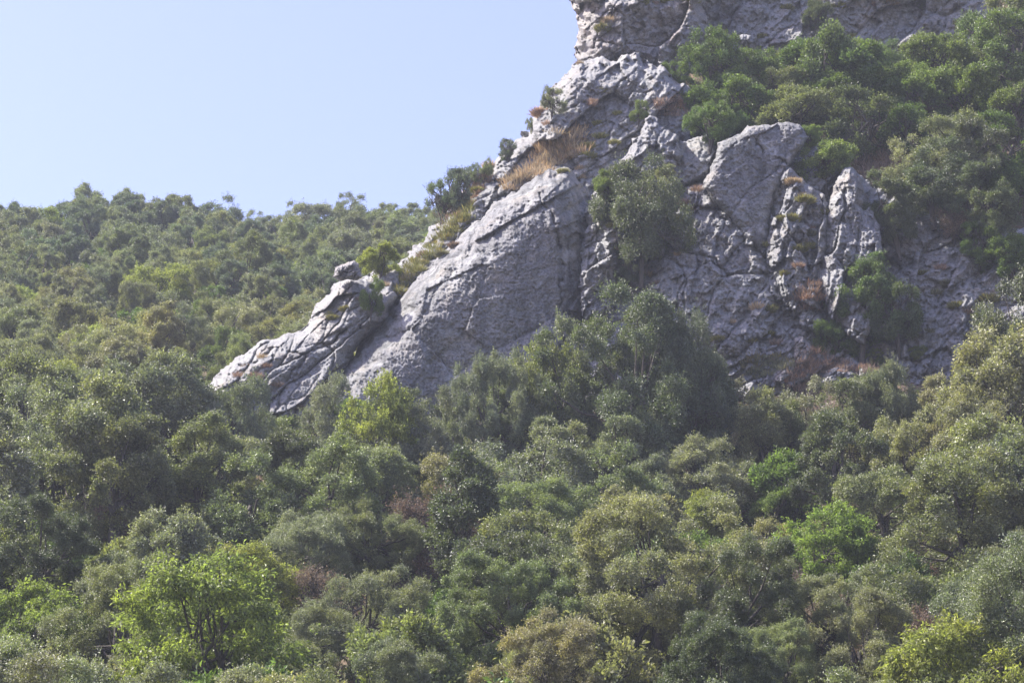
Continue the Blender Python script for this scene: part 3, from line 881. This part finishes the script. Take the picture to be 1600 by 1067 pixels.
# ------------------------------------------------------------------ grass on the crag
def tuft_mesh(name, seed, n, h, r, w, mat, lean=0.5):
    rng = np.random.default_rng(seed)
    a = rng.uniform(0, 2 * np.pi, n); q = np.sqrt(rng.random(n)) * r
    P = np.stack([np.cos(a) * q, np.sin(a) * q, -0.03 + 0 * a], -1)
    D = unit(np.stack([np.cos(a) * q / r * lean, np.sin(a) * q / r * lean, np.ones(n)], -1) + 0.25 * rng.normal(size=(n, 3)))
    L = h * rng.uniform(0.45, 1.1, n)
    return leaf_mesh(name, P, D, rdir(rng, n), L, np.full(n, w) * rng.uniform(0.6, 1.3, n), mat, np.clip(rng.normal(0.5, 0.25, n), 0, 1), rng.random(n), 0.1)
TUFT = [tuft_mesh("tuft", s, 420, 0.8, 0.40, 0.03, M_DRY, 1.0) for s in (1, 2, 3)]
CUSH = [tuft_mesh("cushion", s, 900, 0.5, 0.32, 0.035, M_DRY, 0.9) for s in (4, 5)]
n_t = 0
def tuft(u, v, size_px, col, cushion=False, label=None):
    global n_t
    p = hit(u, v)
    if p is None:
        return
    me = (CUSH if cushion else TUFT)[int(RNG.integers(2))]
    s = size_px * p.y / F / (0.5 if cushion else 0.8)
    o = link("cushion_plant" if cushion else "grass_tuft", me, loc=(p.x, p.y + 0.05, p.z), category="plant" if cushion else "grass tuft")
    o.rotation_euler = (0, 0, RNG.uniform(0, 6.28)); o.scale = (s * RNG.uniform(0.9, 1.4), s * RNG.uniform(0.9, 1.4), s)
    b = np.array(COLORS[col]) * RNG.uniform(0.8, 1.2)
    o.color = (*[float(x) for x in b], 1)
    PLANTS.append(dict(u=u, v=v, root=o, kind="cushion" if cushion else "tuft", col=col, y=p.y, label=label, group=None, r=0.0, x=p.x))

def grass_patch(name, poly, n, cols, label, size=(10, 24), seed=0):
    """a drift of grass nobody could count: one object of many blades"""
    rng = np.random.default_rng(seed)
    poly = np.asarray(poly, float)
    lo, hi = poly.min(0), poly.max(0)
    Ps = []
    while len(Ps) < n:
        q = rng.uniform(lo, hi)
        d, _, _ = poly_sd(np.array([q[0]]), np.array([q[1]]), poly)
        if d[0] < 0:
            n -= 0
            continue
        p = hit(*q)
        if p is None:
            n -= 1; continue
        Ps.append((p.x, p.y, p.z))
    Ps = np.array(Ps)
    k = 60
    cc = np.repeat(Ps, k, 0); m = len(cc)
    s = np.repeat(rng.uniform(size[0], size[1], len(Ps)) * 0.03, k)
    off = rng.normal(size=(m, 3)) * np.array([1, 1, 0]) * s[:, None] * 0.3
    D = unit(off * 1.2 / s[:, None] + np.array([0, 0, 1.0]) + 0.25 * rng.normal(size=(m, 3)))
    me = leaf_mesh(name, cc + off - np.array([0, 0, 0.05]), D, rdir(rng, m), s * rng.uniform(0.25, 0.9, m), rng.uniform(0.018, 0.04, m), M_DRY,
                   np.clip(rng.normal(0.5, 0.2, m), 0, 1), np.repeat(rng.random(len(Ps)), k), 0.1)
    o = link(name, me, kind="stuff", label=label)
    o.color = (*COLORS[cols], 1)

COLORS.update(straw=(0.40, 0.33, 0.22), pink=(0.33, 0.245, 0.19), moss=(0.24, 0.25, 0.09), greygreen=(0.20, 0.21, 0.12))
grass_patch("dry_grass", [(845, 235), (870, 205), (912, 205), (915, 240), (880, 255), (830, 280), (795, 300), (785, 290), (830, 262)], 150, "straw", "tawny dry grass on the ledge above the slab", (14, 26), 1)
grass_patch("ridge_grass", [(618, 455), (630, 420), (680, 372), (715, 335), (745, 300), (735, 350), (690, 390), (650, 430), (625, 470)], 170, "moss", "yellow-green and brown grass along the slab's upper edge", (8, 18), 2)
grass_patch("dry_grass", [(675, 350), (700, 318), (760, 262), (775, 270), (740, 320), (700, 350)], 70, "pink", "brown dry grass under the skyline bushes", (8, 16), 3)
grass_patch("dry_grass", [(1280, 195), (1330, 205), (1400, 200), (1415, 250), (1385, 285), (1345, 275), (1335, 245), (1300, 225)], 190, "pink", "reddish dry grass slope above the right pinnacle", (10, 22), 4)
grass_patch("dry_grass", [(1215, 605), (1250, 565), (1265, 540), (1300, 560), (1345, 562), (1390, 570), (1385, 585), (1300, 580), (1260, 615)], 170, "pink", "reddish dry grass around the row of stones", (6, 15), 5)
grass_patch("dry_grass", [(1240, 470), (1255, 445), (1280, 440), (1290, 470), (1262, 490)], 40, "rust", "rusty grass in the cleft under the first pinnacle", (10, 18), 6)
grass_patch("dry_grass", [(1028, 155), (1070, 160), (1075, 185), (1030, 180)], 40, "pink", "dry grass at the left edge of the upper bushes", (8, 16), 7)
grass_patch("green_grass", [(1150, 585), (1165, 560), (1225, 555), (1240, 570), (1190, 600)], 60, "greygreen", "pale green grass at the foot block's base", (8, 16), 8)
for (u, v, s, c, cu) in [
 (690, 400, 12, "greygreen", 1), (710, 386, 11, "brown", 1), (640, 440, 16, "straw", 0), (655, 425, 14, "moss", 0), (730, 345, 13, "moss", 1),
 (745, 300, 11, "moss", 1), (765, 262, 13, "straw", 0), (905, 100, 8, "straw", 0), (845, 180, 14, "pink", 1), (855, 195, 10, "pink", 0), (925, 165, 10, "pink", 0), (940, 145, 9, "moss", 1),
 (942, 48, 14, "moss", 1), (950, 35, 12, "straw", 0), (1005, 5, 10, "moss", 1), (1040, 5, 14, "moss", 1), (1075, 8, 16, "moss", 1), (1022, 6, 8, "pink", 0),
 (918, 232, 13, "moss", 1), (920, 246, 12, "moss", 1), (938, 216, 11, "moss", 1), (960, 225, 9, "moss", 1), (935, 195, 9, "moss", 1), (905, 265, 9, "straw", 0), (880, 270, 9, "moss", 1), (925, 160, 9, "pink", 0), (965, 180, 8, "moss", 1),
 (906, 280, 10, "straw", 0), (955, 355, 9, "moss", 1), (1055, 348, 14, "moss", 1), (1048, 354, 10, "moss", 0), (1088, 300, 14, "rust", 0), (1070, 320, 14, "rust", 0), (1075, 330, 12, "rust", 0),
 (1237, 346, 15, "moss", 1), (1222, 344, 10, "moss", 1), (1240, 288, 12, "straw", 1), (1252, 308, 10, "straw", 0), (1258, 316, 14, "moss", 1), (1250, 392, 11, "moss", 1), (1262, 388, 12, "moss", 1), (1268, 370, 12, "greygreen", 1), (1195, 385, 9, "moss", 1), (1248, 417, 10, "pink", 0), (1228, 430, 9, "moss", 1),
 (1285, 335, 12, "moss", 1), (1265, 360, 12, "pink", 0), (1080, 378, 10, "rust", 0), (1060, 400, 9, "straw", 0), (1010, 432, 14, "straw", 0), (1025, 445, 10, "rust", 0), (975, 420, 10, "straw", 0), (962, 390, 8, "straw", 0),
 (1170, 535, 12, "moss", 1), (1198, 524, 10, "moss", 1), (1182, 483, 14, "straw", 0), (1200, 486, 13, "moss", 1), (1120, 532, 10, "moss", 1), (1145, 505, 9, "straw", 0), (1215, 540, 14, "pink", 0),
 (1290, 490, 16, "rust", 0), (1285, 478, 12, "rust", 0), (1480, 445, 12, "greygreen", 1), (1460, 460, 11, "greygreen", 1), (1495, 480, 12, "moss", 1), (1510, 490, 12, "pink", 0), (1470, 420, 11, "pink", 0), (1440, 430, 10, "moss", 1), (1545, 470, 14, "moss", 1), (1515, 530, 14, "greygreen", 1), (1450, 520, 10, "greygreen", 1),
 (1285, 2, 12, "pink", 0), (1395, 5, 13, "straw", 0), (1370, 8, 12, "rust", 0), (1230, 15, 10, "moss", 1), (1310, 12, 10, "moss", 1), (1500, 40, 12, "moss", 1), (1190, 60, 10, "moss", 1), (1330, 60, 10, "moss", 1),
 (410, 560, 10, "straw", 0), (415, 575, 12, "rust", 0), (400, 590, 12, "pink", 0), (375, 590, 12, "pink", 0), (385, 575, 9, "rust", 0), (520, 500, 10, "moss", 1), (515, 492, 8, "moss", 0), (540, 485, 9, "moss", 1), (560, 470, 9, "pink", 0), (470, 640, 10, "brown", 1), (430, 605, 12, "brown", 0), (600, 448, 12, "straw", 0), (660, 400, 10, "pink", 0)]:
    tuft(u, v, s, c, bool(cu))

# ---- low growth under the trees: one mass
def undergrowth():
    rng = np.random.default_rng(77)
    n = 9000
    y = rng.uniform(64, 246, n); x = rng.uniform(-1, 1, n) * (y * 0.19 + 2)
    keep = (y < 128) | (x < -1 + (y - 134) * 0.03) | ((y > 136) & (y < 153) & (x > 9) & (rng.random(n) < 0.35) & ~((x > 13) & (x < 20) & (y < 147)))
    x, y = x[keep], y[keep]; n = len(x)
    k = 110
    s = rng.uniform(0.3, 0.95, n)
    c = np.stack([x, y, G(x, y) + s * 0.3], -1)
    cc = np.repeat(c, k, 0); ss = np.repeat(s, k)
    d = rdir(rng, n * k); d[:, 2] = np.abs(d[:, 2])
    P = cc + d * (ss * rng.uniform(0.4, 1.0, n * k))[:, None]
    me = leaf_mesh("undergrowth", P, unit(d + rdir(rng, n * k)), unit(d + 0.7 * rng.normal(size=d.shape)), rng.uniform(0.08, 0.16, n * k), rng.uniform(0.04, 0.08, n * k), M_SHRUB,
                   np.clip(rng.normal(0.5, 0.2, n * k), 0, 1), np.repeat(rng.random(n), k))
    o = link("undergrowth", me, kind="stuff", label="low green scrub filling the ground between the trees")
    o.color = (0.085, 0.11, 0.04, 1)
undergrowth()

# ------------------------------------------------------------------ air
def haze(density):
    m = bpy.data.materials.new("haze"); m.use_nodes = True
    t = m.node_tree; t.nodes.clear()
    o = t.nodes.new("ShaderNodeOutputMaterial"); v = t.nodes.new("ShaderNodeVolumePrincipled")
    v.inputs["Color"].default_value = (0.80, 0.87, 1.0, 1); v.inputs["Density"].default_value = density
    v.inputs["Anisotropy"].default_value = 0.2
    t.links.new(v.outputs[0], o.inputs["Volume"])
    x0, x1, y0, y1, z0, z1 = -9000, 9000, -8000, 9500, float(Tv[:, 2].min()) - 1, float(Tv[:, 2].max()) + 9
    print('haze', z0, z1)
    V = [(x, y, z) for z in (z0, z1) for y in (y0, y1) for x in (x0, x1)]
    Fq = [(0, 2, 3, 1), (4, 5, 7, 6), (0, 1, 5, 4), (2, 6, 7, 3), (0, 4, 6, 2), (1, 3, 7, 5)]
    link("haze", make_mesh("haze", V, Fq, m), kind="stuff", label="thin bluish summer haze in the air")
if HAZE > 0:
    haze(HAZE)

# ------------------------------------------------------------------ labels
ORD = ["first", "second", "third", "fourth", "fifth", "sixth", "seventh", "eighth", "ninth", "tenth", "eleventh", "twelfth", "thirteenth", "fourteenth", "fifteenth",
       "sixteenth", "seventeenth", "eighteenth", "nineteenth", "twentieth"] + ["twenty-" + q for q in ("first", "second", "third", "fourth", "fifth", "sixth", "seventh", "eighth", "ninth")] + ["thirtieth", "thirty-first", "thirty-second", "thirty-third"]
TONE = {"olive": "olive green", "grey": "grey-green", "dark": "dark green", "bright": "bright green", "green": "green", "yellow": "yellow-green", "brown": "brownish", "blue": "blue-green",
        "lime": "lime green", "khaki": "khaki", "dry": "dry tawny", "rust": "rusty", "straw": "straw coloured", "pink": "reddish", "moss": "yellowish", "greygreen": "pale green"}
KIND = {"oak": "holm oak", "great_oak": "large holm oak", "shrub": "shrub", "broad": "broadleaf tree", "open": "loose bush", "twig": "half-bare bush", "tuft": "grass tuft", "cushion": "cushion plant"}
PLURAL = {"oak": "holm oaks", "great_oak": "holm oaks", "shrub": "evergreen shrubs", "broad": "broadleaf trees", "open": "loose bushes", "twig": "half-bare bushes", "tuft": "grass tufts", "cushion": "cushion plants"}
def place(p):
    u, v, y = p["u"], p["v"], p["y"]
    if p["kind"] in ("tuft", "cushion"):
        spots = [("the ridge above the slab", 870, 250), ("the slab's upper edge", 680, 410), ("the top of the prow", 1000, 20), ("the prow's foot", 930, 150), ("the cleft beside the clinging oak", 960, 400),
                 ("the buttress", 1070, 350), ("the left pinnacle", 1240, 350), ("the right pinnacle's left side", 1275, 400), ("the foot block", 1190, 510), ("the recess wall", 1480, 470),
                 ("the upper cliff", 1330, 20), ("the rib's lower end", 400, 580), ("the rib's upper end", 540, 480), ("the cleft under the pinnacles", 1290, 485)]
        return "on " + min(spots, key=lambda q: math.hypot(q[1] - u, q[2] - v))[0], "of the crag"
    if y > 131 and p["x"] < 2 + (y - 134) * 0.03 and u < 900:
        rows = [(372, "on the far skyline"), (420, "just under the far skyline"), (470, "halfway up the far slope"), (525, "on the lower far slope"), (2000, "at the foot of the far slope")]
        side = " leftmost part" if u < 150 else " middle left part" if u < 300 else " middle right part" if u < 450 else " rightmost part"
        return next(r[1] for r in rows if v < r[0]) + ("," + side), "of the far slope"
    if y > 135:
        return ("left of the upper slope's grass" if u < 1300 else "right of the upper slope's grass") + (", near the cliff" if v < 130 else ""), "of the upper slope"
    if y > 129.6:
        return "on the rock face", "on the rock face"
    rows = [(690, "in the wood's top row"), (760, "in the wood's second row down"), (830, "in the wood's middle row"), (900, "in the wood's fourth row down"), (970, "in the row above the bottom"), (5000, "along the bottom edge")]
    side = ", left third" if u < 533 else ", middle third" if u < 1066 else ", right third"
    return next(r[1] for r in rows if v < r[0]) + side, "of the near wood"
bins = {}
for p in sorted(PLANTS, key=lambda q: q["u"]):
    wh, area = place(p)
    r = p["root"]
    r["group"] = PLURAL[p["kind"]] + " " + area
    if p["label"]:
        r["label"] = p["label"]
        continue
    k = (wh, p["kind"], p["col"])
    bins.setdefault(k, []).append(p)
for (wh, kd, cl), lst in bins.items():
    for i, p in enumerate(lst):
        n = "" if len(lst) == 1 else (", " + (ORD[i] if i < 33 else "last") + " from left")
        p["root"]["label"] = f"{TONE[cl]} {KIND[kd]} {wh}{n}"
